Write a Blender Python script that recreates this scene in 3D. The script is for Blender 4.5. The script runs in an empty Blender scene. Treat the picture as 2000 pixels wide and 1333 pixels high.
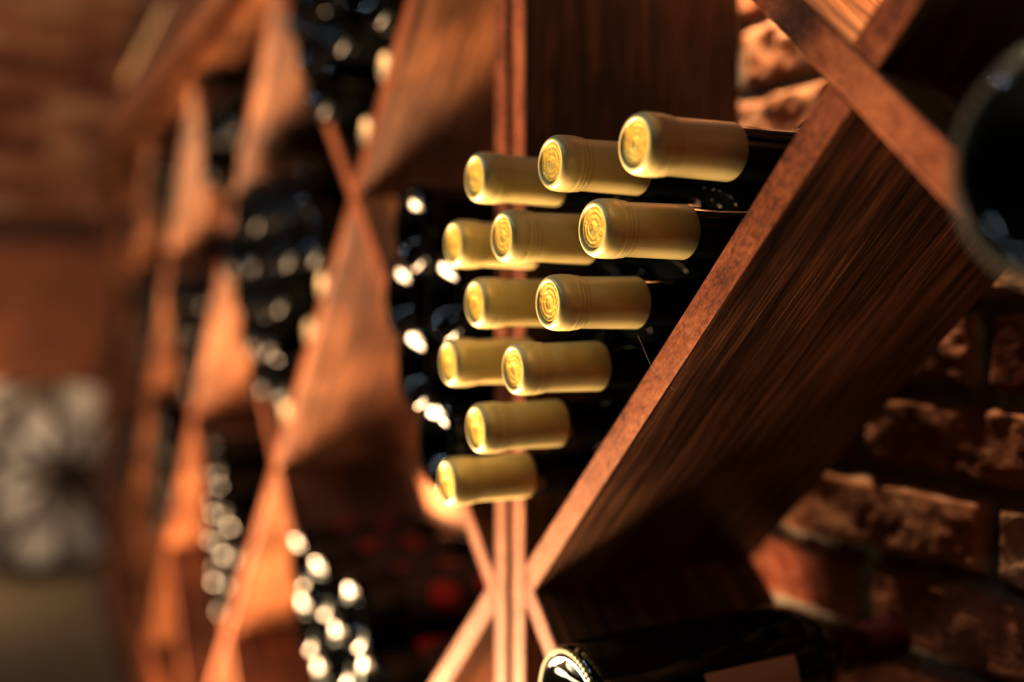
import bpy, math, random
import numpy as np
random.seed(4); rng=np.random.default_rng(4)
S=bpy.context.scene; COL=S.collection
PI=math.pi
ZO=1.10                                  # eye height above the floor
# ---- camera model (metres) : u = x along the rack, w = y into the wall, z up (eye level = 0 before ZO)
F=1887.0; TH=math.radians(62.3); SN,CS=math.sin(TH),math.cos(TH); Z0=.65; X0=.0132*Z0
CX=Z0/(SN+CS*.5423); CY=-.5423*CX
# rack numbers
P=.2832; W=2*P; T=.046; PITCH=W+T; D=.186; TV=.0127
V0,C1,V1,C2,V2=.378,.0948,-.1884,-.4716,-.7548
NM=6
def right_of(k): return W if k==0 else -T-(k-1)*PITCH
def left_of(k): return right_of(k)-W
# ------------------------------------------------------------------ helpers
def link(o,parent=None):
    COL.objects.link(o)
    if parent: o.parent=parent
    return o
def mesh_obj(name,verts,faces,mat,parent=None,smooth=False,loc=(0,0,0),grain=None,mats=None,midx=None):
    me=bpy.data.meshes.new(name); me.from_pydata([tuple(v) for v in verts],[],[tuple(f) for f in faces])
    if mats:
        for m in mats: me.materials.append(m)
        me.polygons.foreach_set('material_index',midx)
    else: me.materials.append(mat)
    if smooth: me.polygons.foreach_set('use_smooth',[True]*len(me.polygons))
    if grain is not None:
        a=me.attributes.new('grain','FLOAT_VECTOR','POINT'); a.data.foreach_set('vector',np.array(grain,dtype='f').ravel())
    me.update()
    o=bpy.data.objects.new(name,me); o.location=loc
    return link(o,parent)
def empty(name,label,cat,loc,group=None):
    o=bpy.data.objects.new(name,None); o.empty_display_size=.02; o.location=loc; link(o)
    o['label']=label; o['category']=cat
    if group: o['group']=group
    return o
def tag(o,label=None,cat=None,group=None,kind=None):
    if label: o['label']=label
    if cat: o['category']=cat
    if group: o['group']=group
    if kind: o['kind']=kind
    return o
def bevel(o,wd,seg=2):
    m=o.modifiers.new('bevel','BEVEL'); m.width=wd; m.segments=seg; m.limit_method='ANGLE'; m.angle_limit=math.radians(30)
def lathe(prof,n=48,axis='y',close=False):
    """profile of (r, t) turned round the y axis"""
    vs=[];fs=[]
    rings=[]
    for r,t in prof:
        if r<1e-6: rings.append([len(vs)]); vs.append((0,t,0))
        else:
            rings.append(list(range(len(vs),len(vs)+n)))
            for k in range(n):
                a=2*PI*k/n; vs.append((r*math.cos(a),t,r*math.sin(a)))
    for a,b in zip(rings[:-1],rings[1:]):
        for k in range(n):
            k2=(k+1)%n
            if len(a)==1 and len(b)==1: continue
            if len(a)==1: fs.append((a[0],b[k2],b[k]))
            elif len(b)==1: fs.append((a[k],a[k2],b[0]))
            else: fs.append((a[k],a[k2],b[k2],b[k]))
    return vs,fs
def lathe_obj(name,prof,mat,parent,n=48,loc=(0,0,0)):
    v,f=lathe(prof,n)
    o=mesh_obj(name,v,f,mat,parent,True,loc)
    return o
def prism(name,poly,y0,y1,mat,parent,seed=0,edge_mat=None,ang=0,bev=.0012,origin=(0,0,0)):
    """polygon in (u,z) pushed from y0 to y1; grain runs along direction ang in the (u,z) plane"""
    n=len(poly); vs=[(p[0],y0,p[1]) for p in poly]+[(p[0],y1,p[1]) for p in poly]
    area=sum(poly[i][0]*poly[(i+1)%n][1]-poly[(i+1)%n][0]*poly[i][1] for i in range(n))
    idx=list(range(n)) if area>0 else list(range(n))[::-1]
    fs=[tuple(idx)]+[tuple(i+n for i in idx[::-1])]
    for a in range(n):
        i,j=idx[a],idx[(a+1)%n]; fs.append((j,i,i+n,j+n))
    ca,sa=math.cos(ang),math.sin(ang)
    g=[(v[0]*ca+v[2]*sa+seed*3.7, v[1]+seed*1.3, -v[0]*sa+v[2]*ca+seed*.7) for v in vs]
    mi=[1,1]+[0]*n if edge_mat else [0]*(n+2)
    o=mesh_obj(name,vs,fs,mat,parent,False,origin,g,[mat,edge_mat or mat],mi)
    bevel(o,bev)
    return o
def box(name,x0,x1,y0,y1,z0,z1,mat,parent=None,seed=0,ang=0,bev=.0012,edge_mat=None):
    return prism(name,[(x0,z0),(x1,z0),(x1,z1),(x0,z1)],y0,y1,mat,parent,seed,edge_mat,ang,bev)
# ------------------------------------------------------------------ materials
def new_mat(name):
    m=bpy.data.materials.new(name); m.use_nodes=True; nt=m.node_tree; nt.nodes.clear()
    out=nt.nodes.new('ShaderNodeOutputMaterial'); b=nt.nodes.new('ShaderNodeBsdfPrincipled'); nt.links.new(b.outputs[0],out.inputs[0])
    return m,nt,b
def simple(name,col,rough=.5,metal=0,spec=.5,noise=None,coat=0):
    m,nt,b=new_mat(name); b.inputs['Base Color'].default_value=(*col,1); b.inputs['Roughness'].default_value=rough
    b.inputs['Metallic'].default_value=metal; b.inputs['Specular IOR Level'].default_value=spec; b.inputs['Coat Weight'].default_value=coat
    if noise:
        sc,st,cv=noise
        tc=nt.nodes.new('ShaderNodeTexCoord'); nz=nt.nodes.new('ShaderNodeTexNoise'); nz.inputs['Scale'].default_value=sc; nz.inputs['Detail'].default_value=4
        nt.links.new(tc.outputs['Object'],nz.inputs['Vector'])
        bp=nt.nodes.new('ShaderNodeBump'); bp.inputs['Strength'].default_value=st; bp.inputs['Distance'].default_value=.001
        nt.links.new(nz.outputs['Fac'],bp.inputs['Height']); nt.links.new(bp.outputs[0],b.inputs['Normal'])
        if cv:
            mx=nt.nodes.new('ShaderNodeMix'); mx.data_type='RGBA'; mx.inputs[6].default_value=(*[c*(1-cv) for c in col],1); mx.inputs[7].default_value=(*[min(1,c*(1+cv)) for c in col],1)
            nt.links.new(nz.outputs['Fac'],mx.inputs[0]); nt.links.new(mx.outputs[2],b.inputs['Base Color'])
    return m
def ramp(nt,stops):
    r=nt.nodes.new('ShaderNodeValToRGB'); e=r.color_ramp.elements
    while len(e)<len(stops): e.new(.5)
    for i,(p,c) in enumerate(stops): e[i].position=p; e[i].color=(*c,1)
    return r
def wood(name,dark,mid,light,rough=.42,gs=1.0,bump=.5,speck=.0,edge=False):
    m,nt,b=new_mat(name); L=nt.links
    at=nt.nodes.new('ShaderNodeAttribute'); at.attribute_name='grain'
    mp=nt.nodes.new('ShaderNodeMapping'); mp.inputs['Scale'].default_value=((6,110,110) if not edge else (60,60,90)); L.new(at.outputs['Vector'],mp.inputs[0])
    n1=nt.nodes.new('ShaderNodeTexNoise'); n1.inputs['Scale'].default_value=gs; n1.inputs['Detail'].default_value=7; n1.inputs['Roughness'].default_value=.6; n1.inputs['Distortion'].default_value=.4; L.new(mp.outputs[0],n1.inputs['Vector'])
    mp2=nt.nodes.new('ShaderNodeMapping'); mp2.inputs['Scale'].default_value=((22,760,760) if not edge else (220,420,420)); L.new(at.outputs['Vector'],mp2.inputs[0])
    n2=nt.nodes.new('ShaderNodeTexNoise'); n2.inputs['Scale'].default_value=1; n2.inputs['Detail'].default_value=5; n2.inputs['Roughness'].default_value=.65; L.new(mp2.outputs[0],n2.inputs['Vector'])
    n3=nt.nodes.new('ShaderNodeTexNoise'); n3.inputs['Scale'].default_value=7; n3.inputs['Detail'].default_value=3; L.new(at.outputs['Vector'],n3.inputs['Vector'])
    ad=nt.nodes.new('ShaderNodeMath'); ad.operation='MULTIPLY_ADD'; ad.inputs[1].default_value=.42; L.new(n2.outputs['Fac'],ad.inputs[0])
    m3=nt.nodes.new('ShaderNodeMath'); m3.operation='MULTIPLY_ADD'; m3.inputs[1].default_value=.35; L.new(n1.outputs['Fac'],m3.inputs[0])
    m4=nt.nodes.new('ShaderNodeMath'); m4.operation='MULTIPLY'; m4.inputs[1].default_value=.25; L.new(n3.outputs['Fac'],m4.inputs[0])
    L.new(m4.outputs[0],m3.inputs[2]); L.new(m3.outputs[0],ad.inputs[2])
    r=ramp(nt,[(.42,dark),(.51,mid),(.62,light)]) if not edge else ramp(nt,[(.40,dark),(.50,mid),(.62,light)]); L.new(ad.outputs[0],r.inputs[0]); L.new(r.outputs[0],b.inputs['Base Color'])
    bp=nt.nodes.new('ShaderNodeBump'); bp.inputs['Strength'].default_value=bump; bp.inputs['Distance'].default_value=.0012; L.new(ad.outputs[0],bp.inputs['Height']); L.new(bp.outputs[0],b.inputs['Normal'])
    b.inputs['Roughness'].default_value=rough
    if edge: b.inputs['Specular IOR Level'].default_value=.25
    return m
M={}
M['wood']=wood('stained board',(.014,.006,.003),(.095,.037,.016),(.36,.165,.08),.38,1,1.0)
M['edge']=wood('board front edge',(.055,.016,.006),(.165,.050,.018),(.27,.105,.048),.68,1,.7,edge=True)
M['fascia']=wood('cornice wood',(.04,.014,.006),(.075,.027,.011),(.11,.042,.018),.5,1,.4)
M['crate']=wood('pale crate wood',(.6,.40,.20),(.75,.52,.28),(.85,.64,.38),.6,1,.3)
M['cabinet']=wood('cabinet wood',(.10,.03,.010),(.20,.062,.02),(.28,.09,.03),.5,.6,.3)
M['wheelwood']=wood('old wheel wood',(.02,.012,.008),(.045,.028,.018),(.08,.05,.032),.75,1,.5)
M['glass']=simple('dark bottle glass',(.004,.005,.004),.045,0,.6)
M['glass_soft']=simple('dark glossy bottle glass',(.003,.003,.003),.05,0,.22)
M['stipple']=simple('moulded glass stippling',(.10,.10,.085),.35,0,.6)
M['stipple_y']=simple('yellowish moulded glass stippling',(.22,.20,.05),.35,0,.6)
M['foil']=simple('pale gold foil sleeve',(.62,.53,.26),.38,.12,.5,(55,.22,.06))
M['gold']=simple('gold foil disc',(.95,.58,.14),.36,.5,.5,(300,.9,.3))
M['foil_line']=simple('foil crimp line',(.33,.28,.13),.45,.3)
M['foil_black']=simple('black foil',(.006,.005,.005),.5,0,.15)
M['foil_cream']=simple('cream foil',(.72,.58,.38),.4,.2)
M['foil_red']=simple('dark red foil',(.035,.003,.005),.3,.2,.5,(40,.3,.3))
M['label_tan']=simple('tan paper label',(.50,.30,.15),.7,0,.3,(60,.1,.12))
M['plaster']=simple('pale plaster',(.62,.56,.48),.9,0,.2,(9,.4,.1))
M['iron']=simple('dark iron',(.012,.010,.009),.5,.6)
M['lampwhite']=simple('white lamp housing',(.7,.7,.7),.5)
M['thread']=simple('cobweb',(.5,.45,.38),.5)
def red_label():
    m,nt,b=new_mat('black label with red print'); L=nt.links
    tc=nt.nodes.new('ShaderNodeTexCoord'); mp=nt.nodes.new('ShaderNodeMapping'); mp.inputs['Scale'].default_value=(30,26,30); L.new(tc.outputs['Object'],mp.inputs[0])
    v=nt.nodes.new('ShaderNodeTexVoronoi'); v.inputs['Scale'].default_value=1; L.new(mp.outputs[0],v.inputs['Vector'])
    r=ramp(nt,[(.30,(.34,.010,.012)),(.50,(.012,.006,.006))]); L.new(v.outputs['Distance'],r.inputs[0]); L.new(r.outputs[0],b.inputs['Base Color']); b.inputs['Roughness'].default_value=.45
    return m
M['label_red']=red_label()
def brick_mat(name,gain=1.0):
    m,nt,b=new_mat(name); L=nt.links
    a=nt.nodes.new('ShaderNodeAttribute'); a.attribute_name='brick'     # x mortar, y tone
    sp=nt.nodes.new('ShaderNodeSeparateXYZ'); L.new(a.outputs['Vector'],sp.inputs[0])
    tc=nt.nodes.new('ShaderNodeTexCoord')
    n=nt.nodes.new('ShaderNodeTexNoise'); n.inputs['Scale'].default_value=38; n.inputs['Detail'].default_value=8; n.inputs['Roughness'].default_value=.65; L.new(tc.outputs['Object'],n.inputs['Vector'])
    n2=nt.nodes.new('ShaderNodeTexNoise'); n2.inputs['Scale'].default_value=260; n2.inputs['Detail'].default_value=5; L.new(tc.outputs['Object'],n2.inputs['Vector'])
    ad=nt.nodes.new('ShaderNodeMath'); ad.operation='MULTIPLY_ADD'; ad.inputs[1].default_value=.9; L.new(n.outputs['Fac'],ad.inputs[0])
    t=nt.nodes.new('ShaderNodeMath'); t.operation='MULTIPLY_ADD'; t.inputs[1].default_value=.5; t.inputs[2].default_value=-.22; L.new(sp.outputs['Y'],t.inputs[0]); L.new(t.outputs[0],ad.inputs[2])
    g=gain
    r=ramp(nt,[(.22,(.16*g,.035*g,.016*g)),(.45,(.38*g,.155*g,.08*g)),(.62,(.56*g,.26*g,.14*g)),(.85,(.62*g,.42*g,.28*g))]); L.new(ad.outputs[0],r.inputs[0])
    r2=ramp(nt,[(.3,(.10*g,.09*g,.07*g)),(.7,(.30*g,.26*g,.20*g))]); L.new(n.outputs['Fac'],r2.inputs[0])
    mx=nt.nodes.new('ShaderNodeMix'); mx.data_type='RGBA'; L.new(sp.outputs['X'],mx.inputs[0]); L.new(r.outputs[0],mx.inputs[6]); L.new(r2.outputs[0],mx.inputs[7]); L.new(mx.outputs[2],b.inputs['Base Color'])
    bp=nt.nodes.new('ShaderNodeBump'); bp.inputs['Strength'].default_value=.7; bp.inputs['Distance'].default_value=.002; L.new(n2.outputs['Fac'],bp.inputs['Height']); L.new(bp.outputs[0],b.inputs['Normal'])
    b.inputs['Roughness'].default_value=.9; b.inputs['Specular IOR Level'].default_value=.2
    return m
M['brick']=brick_mat('old brick',.85); M['brick_far']=brick_mat('far brick',.8)
# ------------------------------------------------------------------ brick walls (real relief)
def vnoise(x,y,s):
    """smooth value noise"""
    xi=np.floor(x).astype(int); yi=np.floor(y).astype(int); fx=x-xi; fy=y-yi
    fx=fx*fx*(3-2*fx); fy=fy*fy*(3-2*fy)
    def h(a,b):
        v=np.sin(a*127.1+b*311.7+s*74.7)*43758.5453; return v-np.floor(v)
    return (h(xi,yi)*(1-fx)+h(xi+1,yi)*fx)*(1-fy)+(h(xi,yi+1)*(1-fx)+h(xi+1,yi+1)*fx)*fy
def brick_field(U,Zc,course,length,phz,phu):
    U=U+.006*(vnoise(U*18,Zc*18,1)-.5); Zc=Zc+.007*(vnoise(U*14,Zc*14,2)-.5)+.003*(vnoise(U*60,Zc*60,3)-.5)
    row=np.floor((Zc-phz)/course); v=(Zc-phz)-row*course
    uu=U-phu+row*length*.5+.02*np.sin(row*12.9); col=np.floor(uu/length); q=uu-col*length
    d=np.minimum(np.minimum(v,course-v),np.minimum(q,length-q))
    mort=1-np.clip((d-.004)/.004,0,1)
    tone=np.sin(row*127.1+col*311.7)*43758.5; tone=tone-np.floor(tone)
    hgt=(1-mort)*(.010+.004*(tone-.5))+.004*(vnoise(U*45,Zc*45,4)-.5)+.005*(vnoise(U*16,Zc*16,5)-.5)+.002*(vnoise(U*150,Zc*150,6)-.5)
    pit=np.clip((vnoise(U*70,Zc*70,9)-.78)*5,0,1); hgt-=pit*.003*(1-mort)
    return hgt,mort,tone
def brick_wall(name,us,zs,place,mat,course,length,phz,phu):
    U,Zc=np.meshgrid(us,zs); h,mo,to=brick_field(U,Zc,course,length,phz,phu)
    vs=place(U,Zc,h).reshape(-1,3); nu,nz=len(us),len(zs)
    i=(np.arange(nz-1)[:,None]*nu+np.arange(nu-1)[None]).ravel()
    fs=np.stack([i,i+1,i+1+nu,i+nu],1)
    me=bpy.data.meshes.new(name); me.from_pydata(vs.tolist(),[],fs.tolist()); me.materials.append(mat)
    me.polygons.foreach_set('use_smooth',[True]*len(fs))
    a=me.attributes.new('brick','FLOAT_VECTOR','POINT'); a.data.foreach_set('vector',np.stack([mo,to,to*0],-1).astype('f').ravel())
    o=bpy.data.objects.new(name,me); link(o); o['kind']='structure'; return o
WY=.250
us=np.concatenate([np.arange(-3.95,-.75,.03),np.arange(-.75,-.1,.007),np.arange(-.1,.45,.0028),np.arange(.45,1.3,.02)])
zs=np.concatenate([np.arange(0,.62,.03),np.arange(.62,1.42,.0032),np.arange(1.42,2.61,.03)])
# phase of the courses measured on the near wall
def wall_uz(x,y,w):
    r=(x-1000)/F; u=(r*Z0-X0+w*(r*CS-SN))/(CS+SN*r); Z=Z0-SN*u+CS*w; return u,(597-y)/F*Z
mu,mz=wall_uz(1997,981,WY-.01); mu2,mz2=wall_uz(1935,1060,WY-.01)
CO=.0597; rowi=0
brick_wall('wall_back',us,zs,lambda U,Z_,h:np.stack([U,WY-h,Z_],-1),M['brick'],CO,.205,(mz+ZO)%CO,
           mu2+ (math.floor((mz2+ZO-(mz+ZO)%CO)/CO))*.205*.5+.02*math.sin(math.floor((mz2+ZO-(mz+ZO)%CO)/CO)*12.9))
EX=-3.9
ys=np.arange(-2.6,.26,.012); zs2=np.arange(0,2.61,.012)
brick_wall('wall_end',ys,zs2,lambda U,Z_,h:np.stack([EX+h,U,Z_],-1),M['brick_far'],.085,.25,.02,.1)
# floor and ceiling
def tile_floor():
    m,nt,b=new_mat('stone floor'); L=nt.links
    tc=nt.nodes.new('ShaderNodeTexCoord'); bt=nt.nodes.new('ShaderNodeTexBrick'); bt.offset=0; bt.inputs['Scale'].default_value=1
    bt.inputs['Brick Width'].default_value=.4; bt.inputs['Row Height'].default_value=.4; bt.inputs['Mortar Size'].default_value=.006
    bt.inputs['Color1'].default_value=(.17,.125,.07,1); bt.inputs['Color2'].default_value=(.21,.155,.09,1); bt.inputs['Mortar'].default_value=(.05,.04,.03,1)
    L.new(tc.outputs['Object'],bt.inputs['Vector']); L.new(bt.outputs['Color'],b.inputs['Base Color']); b.inputs['Roughness'].default_value=.6
    return m
fl=mesh_obj('floor',[(-3.95,-2.6,-.02),(1.3,-2.6,-.02),(1.3,.27,-.02),(-3.95,.27,-.02),(-3.95,-2.6,0),(1.3,-2.6,0),(1.3,.27,0),(-3.95,.27,0)],[(0,3,2,1),(4,5,6,7),(0,1,5,4),(1,2,6,5),(2,3,7,6),(3,0,4,7)],tile_floor()); fl['kind']='structure'
# ------------------------------------------------------------------ rack
def Vz(z): return z+ZO
PB=.315; A1,A0_,AV=.109,.424,-.206; A2,AVV=-.521,-.836      # long left unit: crossing levels and upper corner
def clip(poly,a,b,c):
    """keep a*u+b*z<=c"""
    out=[]
    for k in range(len(poly)):
        p,q=poly[k],poly[(k+1)%len(poly)]; fp=a*p[0]+b*p[1]-c; fq=a*q[0]+b*q[1]-c
        if fp<=0: out.append(p)
        if (fp<0<fq) or (fq<0<fp):
            t=fp/(fp-fq); out.append((p[0]+(q[0]-p[0])*t,p[1]+(q[1]-p[1])*t))
    r=[]
    for p in out:
        if not r or math.hypot(p[0]-r[-1][0],p[1]-r[-1][1])>1e-5: r.append(p)
    if len(r)>1 and math.hypot(r[0][0]-r[-1][0],r[0][1]-r[-1][1])<1e-5: r.pop()
    return r
def parea(r): return abs(sum(r[i][0]*r[(i+1)%len(r)][1]-r[(i+1)%len(r)][0]*r[i][1] for i in range(len(r))))/2 if len(r)>2 else 0
def lattice_unit(label,L_,R_,p,top,bot,zpanel,seed):
    ox,oy=(L_+R_)/2,D/2
    t=empty('wine_rack',label,'wine rack',(ox,oy,0),'units of the wooden wine rack')
    def pr(name,poly,ang,sd,y0=0.0,y1=D): return prism(name,[(a-ox,Vz(b)) for a,b in poly],y0-oy,y1-oy,M['wood'],t,seed+sd,M['edge'],ang)
    pt=.0195
    for sd,(a,b) in enumerate([(L_-pt,L_),(R_,R_+pt)]): pr('side_panel',[(a,-1.1),(b,-1.1),(b,zpanel),(a,zpanel)],PI/2,sd+1)
    pr('top_panel',[(L_,zpanel-.018),(R_,zpanel-.018),(R_,zpanel),(L_,zpanel)],0,3)
    pr('bottom_panel',[(L_,bot-.020),(R_,bot-.020),(R_,bot-.001),(L_,bot-.001)],0,4)
    pr('plinth',[(L_,-1.1),(R_,-1.1),(R_,bot-.021),(L_,bot-.021)],0,5,.012,.03)
    def rect(q):
        for h in ((-1,0,-L_-.0002),(1,0,R_-.0002),(0,-1,-bot),(0,1,top)): q=clip(q,*h)
        return q
    n=8; B=9
    k0=int(round((R_-L_)/(2*p)))+4
    cs=[top+R_-2*p*k for k in range(-3,k0+1)]                # z+u
    ds=[top-R_+2*p*k for k in range(-4,k0+3)]                # z-u
    for c in cs:
        q=rect([(c-TV-B,B),(c+TV-B,B),(c+TV+B,-B),(c-TV+B,-B)])
        if parea(q)>1e-3: n+=1; pr('diagonal_board',q,-PI/4,n)
    cs=sorted(cs)
    for d in ds:
        for c0,c1 in zip(cs[:-1],cs[1:]):
            q=rect([(-B-d-TV,-B),(-B-d+TV,-B),(B-d+TV,B),(B-d-TV,B)])
            if len(q)>2: q=clip(q,-1,-1,-(c0+TV+.0002))
            if len(q)>2: q=clip(q,1,1,c1-TV-.0002)
            if parea(q)>6e-4: n+=1; pr('diagonal_board',q,PI/4,n)
    return t
ZTOP=A0_+.033
lattice_unit('wooden wine rack bay at the right, boards crossed beside the gold-capped bottles',0,W,P,V0,V2,ZTOP,0)
UL=-T-10*PB
lattice_unit('long wooden wine rack with many crossed boards, running away left of the double upright',UL,-T,PB,A0_,AVV,ZTOP,40)
# cornice running along the top
fs=empty('cornice_board','long dark brown cornice board running along the top of the rack','cornice',(-1.6,-.02,Vz(ZTOP+.0005)))
box('front_board',UL-.02+1.6,1.6+W+.02,-.018,.004,0,.095,M['fascia'],fs,3)
box('top_board',UL-.02+1.6,1.6+W+.02,-.018,.20,.0952,.110,M['fascia'],fs,5)
ztop=Vz(ZTOP+.0005)+.110
# crate on top
cr=empty('wooden_crate','long pale wooden crate lying on top of the rack at the left','crate',(-2.05,.07,ztop+.0005))
box('base_board',-.42,.42,-.07,.07,0,.012,M['crate'],cr,1)
for y0 in (-.07,.058): box('side_board',-.42,.42,y0,y0+.012,.0125,.085,M['crate'],cr,2+y0)
for x0 in (-.42,.408): box('end_board',x0,x0+.012,-.0575,.0575,.0125,.085,M['crate'],cr,4+x0)
box('lid',-.42,.42,-.07,.07,.0855,.097,M['crate'],cr,6)
# ------------------------------------------------------------------ bottles
TL=.262
def arc(pts): return pts
SLIM_BODY=[(.0118,.030),(.0132,.054),(.0133,.075),(.0136,.094),(.0142,.0975),(.0138,.099),(.0165,.1035),(.0205,.108),(.0235,.1135),(.0244,.120),(.0250,.128),(.0250,.250),(.0245,.257),(.0226,.2608),(.020,.262),(.016,.259),(.008,.247),(0,.244)]
CAPS=[(.0106,.0014),(.0109,.0004),(.0116,0),(.0128,.0003),(.0138,.0013),(.0146,.0032),(.0149,.0060),(.0150,.0098),(.0147,.0106),(.01495,.0116),(.0150,.0126),(.01455,.0134),(.0148,.0143),(.0146,.0152),(.0140,.0162),(.0145,.0172),(.0139,.0182),(.0138,.0195),(.0140,.030),(.0143,.045),(.0145,.0552),(.0143,.0558),(.0136,.0556)]
DISC=[(0,.0012),(.0035,.0012),(.0038,.0010),(.0045,.0012),(.0062,.0012),(.0066,.00095),(.0072,.0012),(.0088,.0012),(.0093,.0007),(.0100,.0012),(.0106,.0011)]
def foil_bottle(label,group,loc,cap,disc,glass,n=48,roll=0):
    t=empty('wine_bottle',label,'bottle',loc,group)
    lathe_obj('glass_body',SLIM_BODY,glass,t,n)
    c=lathe_obj('foil_capsule',CAPS,cap,t,n); 
    if disc:
        d=lathe_obj('capsule_disc',DISC,disc,c,n); d['label']='gold end disc'
    t.rotation_euler=(0,roll,0)
    return t
def copy_tree(src,loc,label,group=None,roll=0):
    r=src.copy(); COL.objects.link(r); r.location=loc; r['label']=label; r.rotation_euler=(0,roll,0)
    if group: r['group']=group
    for ch in src.children:
        c=ch.copy(); COL.objects.link(c); c.parent=r
        for g in ch.children:
            d=g.copy(); COL.objects.link(d); d.parent=c
    return r
# twelve pale gold capped bottles : (pixel x of face, pixel y, column along the rising board)
gold=[(1237,280,5,'highest and largest pale gold capped bottle, last of the row on the board'),
(1073,315,3,'pale gold capped bottle with sharp ringed disc, just left of the highest one'),
(925,350,1,'pale gold capped bottle, topmost of the left side, in front of the upright'),
(1155,442,4,'pale gold capped bottle with a wrinkled foil, right of middle, directly below the highest'),
(978,465,2,'pale gold capped bottle in the second layer down, between a farther and a nearer one'),
(883,482,0,'pale gold capped bottle half hidden at left of the second layer down'),
(1068,592,3,'sharp pale gold capped bottle at eye level, right one of its pair'),
(925,600,1,'pale gold capped bottle at eye level, left one of its pair'),
(873,713,0,'pale gold capped bottle, left one of the pair below eye level'),
(1000,722,2,'pale gold capped bottle with shadowed disc, right one of the pair below eye level'),
(927,838,1,'pale gold capped bottle alone in the second layer from the bottom'),
(870,940,0,'lowest pale gold capped bottle, in the corner beside the upright')]
proto=None; rs=random.Random(2)
for x,y,cidx,lab in gold:
    u=.030+.0350*cidx; r=(x-1000)/F
    w=(r*(Z0-SN*u)-X0-CS*u)/(SN-r*CS); Z=Z0-SN*u+CS*w; z=-(y-597)/F*Z; z=-.108+.0365*round((z+.108)/.0365)
    print('gold',cidx,round(u,3),round(w,3),round(z,4),'gap',round((z-V1-u)*.707-.009-.0262,4))
    loc=(u,w,Vz(z))
    if proto is None: proto=foil_bottle(lab,'gold capped bottles in the nearest bay',loc,M['foil'],M['gold'],M['glass'],72); GP=proto
    else: copy_tree(GP,loc,lab,'gold capped bottles in the nearest bay',rs.uniform(0,6.28))
# generic slim bottles with black foil
BK=None; CR_=None
def slim(kind,loc,label,group):
    global BK,CR_
    if kind=='black':
        if BK is None: BK=foil_bottle(label,group,loc,M['foil_black'],None,M['glass_soft'],32)
        else: return copy_tree(BK,loc,label,group,rs.uniform(0,6.28))
        d=lathe_obj('capsule_disc',[(0,-.0058),(.003,-.0055),(.006,-.0045),(.0085,-.0028),(.0105,-.0005),(.0118,.002),(.0126,.005)],M['glass'],BK.children[1],32)
        return BK
    if CR_ is None: CR_=foil_bottle(label,group,loc,M['foil_cream'],None,M['glass_soft'],32); d=lathe_obj('capsule_disc',DISC,M['foil_cream'],CR_.children[1],32); return CR_
    return copy_tree(CR_,loc,label,group)
# base-out bottles, body radius .037
def ring_bars(r0,n,h=.0011,y=-.0003):
    vs=[];fs=[]
    for k in range(n):
        a=2*PI*k/n; da=2*PI/n*.30; b=len(vs)
        for yy,rr0,rr1 in ((y,r0,r0+.0022),(y+.0016,r0-.0004,r0+.0032)):
            for aa,rr in ((a-da,rr0),(a+da,rr0),(a+da,rr1),(a-da,rr1)): vs.append((rr*math.cos(aa),yy,rr*math.sin(aa)))
        fs+=[(b,b+3,b+2,b+1),(b+4,b+5,b+6,b+7)]+[(b+i,b+(i+1)%4,b+4+(i+1)%4,b+4+i) for i in range(4)]
    return vs,fs
def big_profile(R): 
    s=R/.037
    return [(0,.020),(.006*s,.0195),(.014*s,.015),(.020*s,.0075),(.0245*s,.0025),(.0275*s,.0006),(.0295*s,0),(.0318*s,.0004),(.0340*s,.0016),(.0357*s,.0038),(.0367*s,.0070),(.037*s,.011),
            (.037*s,.150),(.0362*s,.158),(.0335*s,.168),(.0285*s,.178),(.0215*s,.187),(.0165*s,.194),(.0145,.201),(.0140,.215),(.0140,.230)]
RC=[(.0139,.196),(.0148,.1965),(.0146,.215),(.0147,.243),(.0152,.2445),(.0153,.257),(.0146,.2605),(.012,.262),(0,.262)]
def base_bottle(label,group,loc,R=.037,glass=None,n=40,cap='foil_red',lab=None,stip=None,length=1):
    t=empty('wine_bottle',label,'bottle',loc,group)
    lathe_obj('glass_body',big_profile(R),glass or M['glass_soft'],t,n)
    lathe_obj('foil_capsule',RC,M[cap],t,n)
    if stip:
        v,f=ring_bars(.0318*R/.037,64); o=mesh_obj('stippled_ring',v,f,M[stip],t)
    if lab:
        m,y0,y1=lab; A0=-168 if m=='label_tan' else -10
        vs=[];fs=[];nn=24
        for yy in (y0,y1):
            for i in range(nn+1):
                a=math.radians(A0)+math.radians(200)*i/nn; vs.append(((R+.0003)*math.cos(a),yy,(R+.0003)*math.sin(a)))
        for i in range(nn): fs.append((i,i+1,i+nn+2,i+nn+1))
        o=mesh_obj('paper_label' ,vs,fs,M[m],t,True)
    return t
BB={}
def bb(kind,loc,label,group,roll=0):
    if kind not in BB:
        a=dict(plain=dict(),red=dict(lab=('label_red',.045,.14)),tan=dict(glass=M['glass'],lab=('label_tan',.07,.138),stip='stipple_y',n=72),near=dict(R=.037,glass=M['glass'],stip='stipple',n=96))[kind]
        BB[kind]=base_bottle(label,group,loc,**a); BB[kind].rotation_euler=(0,roll,0); return BB[kind]
    return copy_tree(BB[kind],loc,label,group,roll)
ORD=['lowest','second','third','fourth','fifth','sixth','seventh']
bay=['nearest bay','second bay','third bay','fourth bay','fifth bay','farthest bay']
FAT=[(.0118,.030),(.0132,.054),(.0133,.075),(.0138,.084),(.0175,.094),(.026,.106),(.0335,.118),(.0365,.130),(.037,.142),(.037,.250),(.0355,.258),(.032,.262),(.027,.2605),(.012,.246),(0,.243)]
def side(d):
    return 'centre' if d==0 else ('%s %s'%(['one','two','three','four','five'][abs(d)-1],'right' if d>0 else 'left'))
FB=[None]
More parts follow.
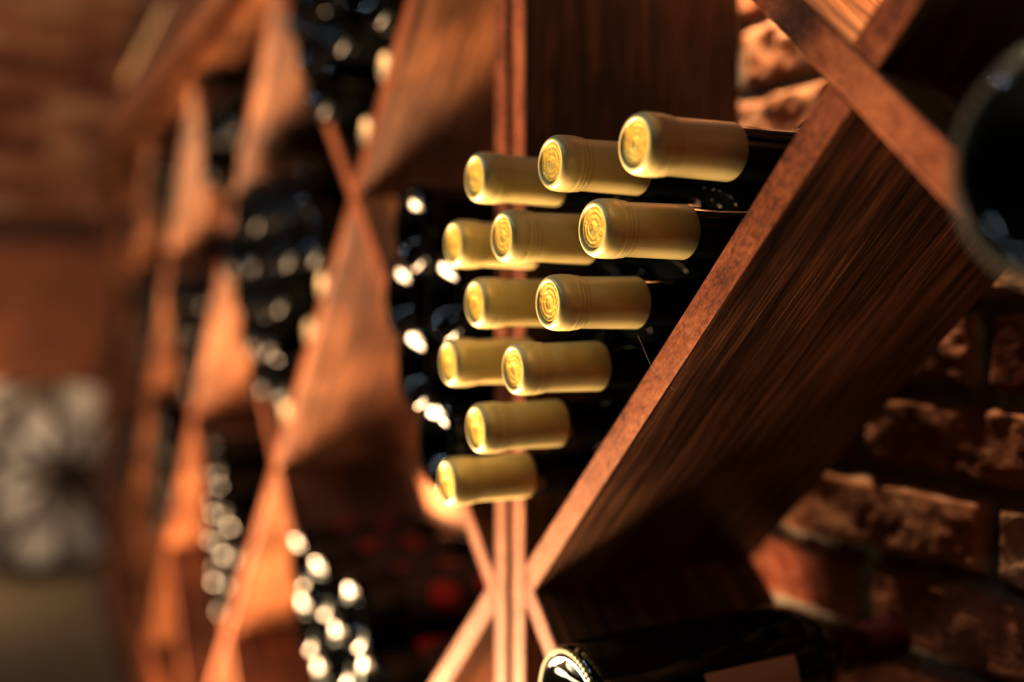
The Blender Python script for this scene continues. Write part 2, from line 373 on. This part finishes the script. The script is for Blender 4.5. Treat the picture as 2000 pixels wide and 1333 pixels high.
def fat(loc,label,group):
    if FB[0] is None:
        t=empty('wine_bottle',label,'bottle',loc,group); lathe_obj('glass_body',FAT,M['glass_soft'],t,40)
        c=lathe_obj('foil_capsule',CAPS,M['foil_cream'],t,40); lathe_obj('capsule_disc',DISC,M['foil_cream'],c,40); FB[0]=t; return t
    return copy_tree(FB[0],loc,label,group,rs.uniform(0,6.28))
def diamond(uc,zb,ni,nj,summax,kind,cell,cream=(),y=-.018,jit=.005):
    for i in range(ni):
        for j in range(nj):
            if i+j>summax: continue
            s_=.0541; u=uc+(i-j)*s_; z=zb+.0665+(i+j)*s_
            tail='tier %s, %s of centre, %s'%(ORD[i+j],side(i-j),cell) if i!=j else 'tier %s, at the centre, %s'%(ORD[i+j],cell)
            if (i,j) in cream: fat((u,.012,Vz(z)),'cream-capped bottle, '+tail,cell)
            else: bb(kind,(u,y+rs.uniform(-jit,jit),Vz(z)),'dark bottle, '+tail,cell,rs.uniform(-.3,.3))
def tri_right(R_,zv,cell,rows,y=-.025):
    for n,rw in rows:
        for i in range(n):
            u=R_-.0385-.0541*i; z=zv+.0385+.0665+.0541*(i+2*rw)
            bb('plain',(u,y+rs.uniform(-.008,.008),Vz(z)),'dark base-out bottle, %s from the upright, %s layer, %s'%(ORD[i].replace('lowest','first'),['bottom','upper'][rw],cell),cell,rs.uniform(-.3,.3))
# nearest bay : one big base-out bottle at right, pile below
bb('near',(.4045,-.052,Vz(.040)),'big dark bottle with stippled base ring, lying base-out at the right edge',None)
uc=.2832
for i in range(3):
    lb=['dark bottle with tan label and bright base, lowest cell at the bottom edge, left one','dark bottle with dark red cap, second along the falling board at the bottom edge','dark bottle third along the falling board, bottom right corner'][i]
    u=.1067+.0545*i; z=-.2283-.0545*i
    bb('tan',(u,-.030 if i==0 else -.02,Vz(z)),lb,'bottles at the bottom of the nearest bay',.25*i)
# long left unit
def uc_(k): return -T-PB-2*PB*k
def uv_(k): return -T-2*PB*k
tri_right(-T,AV,'corner cell left of the double upright',((3,0),(2,1)))
diamond(uc_(0),A1,4,4,3,'plain','topmost pile beside the caps',cream=((0,0),(1,0)))
diamond(uv_(1),AV,5,5,5,'plain','large middle pile',cream=((0,0),(2,0),(3,0)))
diamond(uc_(0),A2,3,4,3,'red','low pile with red labels')
diamond(uc_(1),A1,3,3,2,'plain','second topmost pile',cream=((0,0),(1,0)))
diamond(uc_(1),A2,3,3,4,'plain','narrow lower pile')
diamond(uv_(2),AV,4,4,3,'plain','second middle pile')
diamond(uc_(2),A1,3,3,2,'plain','third topmost pile')
diamond(uc_(2),A2,3,3,4,'plain','second lower pile')
diamond(uv_(3),AV,4,4,3,'plain','third middle pile')
diamond(uc_(3),A1,2,2,1,'plain','fourth topmost pile')
diamond(uc_(3),A2,3,3,2,'plain','third lower pile')
diamond(uv_(4),AV,2,2,1,'plain','farthest middle pile')
slim('black',(-2.30,.0,ztop+.098+.0255),'black bottle lying on the pale wooden crate on top of the rack',None)
BK.rotation_euler=(0,0,-PI/2)
# ------------------------------------------------------------------ things by the end wall
cb=empty('wall_cabinet','wide reddish wooden cabinet on the far brick wall, above the wagon wheel','cabinet',(EX+.026,-.35,.80))
def ybox(name,x0,x1,y0,y1,z0,z1,mat,parent,seed=0,bev=.002): return box(name,x0,x1,y0,y1,z0,z1,mat,parent,seed,0,bev)
ybox('carcass',0,.24,-.60,.40,0,.55,M['cabinet'],cb,1)
for i in range(2):
    d=ybox('door',.2405,.262,-.59+.5*i,-.105+.5*i,.01,.54,M['cabinet'],cb,3+i)
    ybox('handle',.2625,.275,-.14+.09*i,-.13+.09*i,.22,.32,M['iron'],d,5)
pw=mesh_obj('plaster_panel',[(EX+.026+a,b,c) for a in(0,.006) for b,c in((-.95,.03),(.08,.03),(.08,.79),(-.95,.79))],[(0,1,2,3),(4,7,6,5),(0,4,5,1),(1,5,6,2),(2,6,7,3),(3,7,4,0)],M['plaster']); tag(pw,'pale plaster panel on the far wall behind the wagon wheel','wall panel')
# wagon wheel
wh=empty('wagon_wheel','old dark spoked wagon wheel leaning against the pale panel at far left','wheel',(EX+.15,-.118,.415))
def wl(name,prof,n,mat,parent):
    v,f=lathe(prof,n); v=[(b,a,c) for a,b,c in v]; f=[x[::-1] for x in f]; return mesh_obj(name,v,f,mat,parent,True,grain=v)
wl('rim',[(.375,-.02),(.412,-.02),(.412,.02),(.375,.02),(.375,-.02)],64,M['wheelwood'],wh)
wl('hub',[(0,-.06),(.055,-.06),(.06,-.03),(.088,-.02),(.088,.02),(.06,.035),(.052,.09),(.035,.095),(0,.095)],32,M['wheelwood'],wh)
for k in range(10):
    a=2*PI*k/10+.35; c,s_=math.cos(a),math.sin(a); vs=[];n=8
    for rr,rd in ((.06,.022),(.2,.015),(.376,.014)):
        for q in range(n):
            b=2*PI*q/n; vs.append((rd*math.cos(b),rr*c-rd*math.sin(b)*s_,rr*s_+rd*math.sin(b)*c))
    fs_=[(i*n+q,i*n+(q+1)%n,(i+1)*n+(q+1)%n,(i+1)*n+q) for i in range(2) for q in range(n)]+[tuple(range(n))[::-1],tuple(range(2*n,3*n))]
    mesh_obj('spoke',vs,fs_,M['wheelwood'],wh,True,grain=vs)
# cobweb thread between the caps and the board
def thread(pts,rad,label):
    vs=[];n=5
    for q in pts:
        for k in range(n): vs.append((q[0]+rad*math.cos(2*PI*k/n),q[1]+rad*math.sin(2*PI*k/n),q[2]))
    fs=[(i*n+k,i*n+(k+1)%n,(i+1)*n+(k+1)%n,(i+1)*n+k) for i in range(len(pts)-1) for k in range(n)]
    o=mesh_obj('cobweb_thread',vs,fs,M['thread']); tag(o,label,'cobweb')
thread([(.148,-.012,Vz(-.016)),(.152,-.006,Vz(-.033)),(.160,0.003,Vz(-.045))],.00008,'fine cobweb thread hanging below the sharp eye-level gold cap')
# ------------------------------------------------------------------ lights
def area(name,loc,tgt,size,power,col,size_y=None,spread=180):
    l=bpy.data.lights.new(name,'AREA'); l.shape='DISK' if not size_y else 'RECTANGLE'; l.size=size; l.spread=math.radians(spread)
    if size_y: l.size_y=size_y
    l.energy=power; l.color=col; o=bpy.data.objects.new(name,l); link(o); o.location=(loc[0],loc[1],loc[2]+ZO)
    from mathutils import Vector
    d=Vector((tgt[0]-loc[0],tgt[1]-loc[1],tgt[2]-loc[2])); o.rotation_euler=d.to_track_quat('-Z','Y').to_euler(); return o
WARM=(1,.68,.40); COOL=(.78,.90,1)
area('floor_uplight',(-.74,-.55,-1.02),(-.15,.05,-.1),.45,84,WARM)
area('floor_uplight',(-.15,-.33,-1.02),(-.02,-.05,0),.26,5.5,(1,.84,.54))
area('cap_fill_light',(-.36,-.32,-.52),(.05,-.03,0),.14,3.4,(1,.80,.50))  # added fill in mid-air: brightens the caps, misses the right board's underside
area('floor_uplight',(-1.35,-.55,-1.02),(-1.1,.1,0),.30,60,WARM)
area('floor_uplight',(-2.3,-.55,-1.02),(-2.1,.1,0),.40,.5,WARM)
area('rear_lamp',(-.012,.212,.42),(.0,.224,0),.02,4.2,(1,.82,.54))
area('bay_lamp',(.36,.13,.24),(.22,.06,.15),.03,.60,(1,.66,.34),spread=100)
area('crate_fill_light',(-2.0,-1.3,1.4),(-2.2,0,.6),.2,5,WARM,spread=70)  # added fill with a narrow spread, so the crate shows up
area('end_wall_lamp',(-2.9,-1.3,1.3),(-3.9,-.2,.5),.3,6,(1,.78,.55))
area('plaster_fill_light',(-3.4,-.9,-.45),(-3.9,-.2,-.45),.2,9,(1,.80,.60))  # added fill, no fixture there: brightens the plaster behind the spokes
for i in range(2):
    area('cool_track_lamp',(.62+.10*i,-1.15,1.1),(-.2,0,0),.013,.9,COOL)
    area('cool_track_lamp',(-.02-.12*i,-1.2,1.1),(-.2,0,0),.012,.75,COOL)
    area('cool_track_lamp',(-.5-.12*i,-1.2,1.1),(-.6,0,0),.020,1.7,COOL)
    area('cool_track_lamp',(-1.3-.12*i,-1.4,1.1),(-1.6,0,0),.028,2.4,COOL)
w=bpy.data.worlds.new('world'); S.world=w; w.use_nodes=True; w.node_tree.nodes['Background'].inputs[0].default_value=(.006,.0035,.0025,1); w.node_tree.nodes['Background'].inputs[1].default_value=1
# ------------------------------------------------------------------ camera
cd=bpy.data.cameras.new('camera'); cam=bpy.data.objects.new('camera',cd); link(cam)
cam.location=(CX,CY,ZO); cam.rotation_euler=(PI/2,0,TH)
cd.sensor_width=36; cd.lens=F/2000*36; cd.shift_y=-(666.5-597)/2000; cd.clip_start=.01
cd.dof.use_dof=True; cd.dof.focus_distance=.49; cd.dof.aperture_fstop=1.8
S.camera=cam
S.view_settings.view_transform='Standard'; S.view_settings.look='None'; S.view_settings.exposure=.45; S.view_settings.gamma=.80
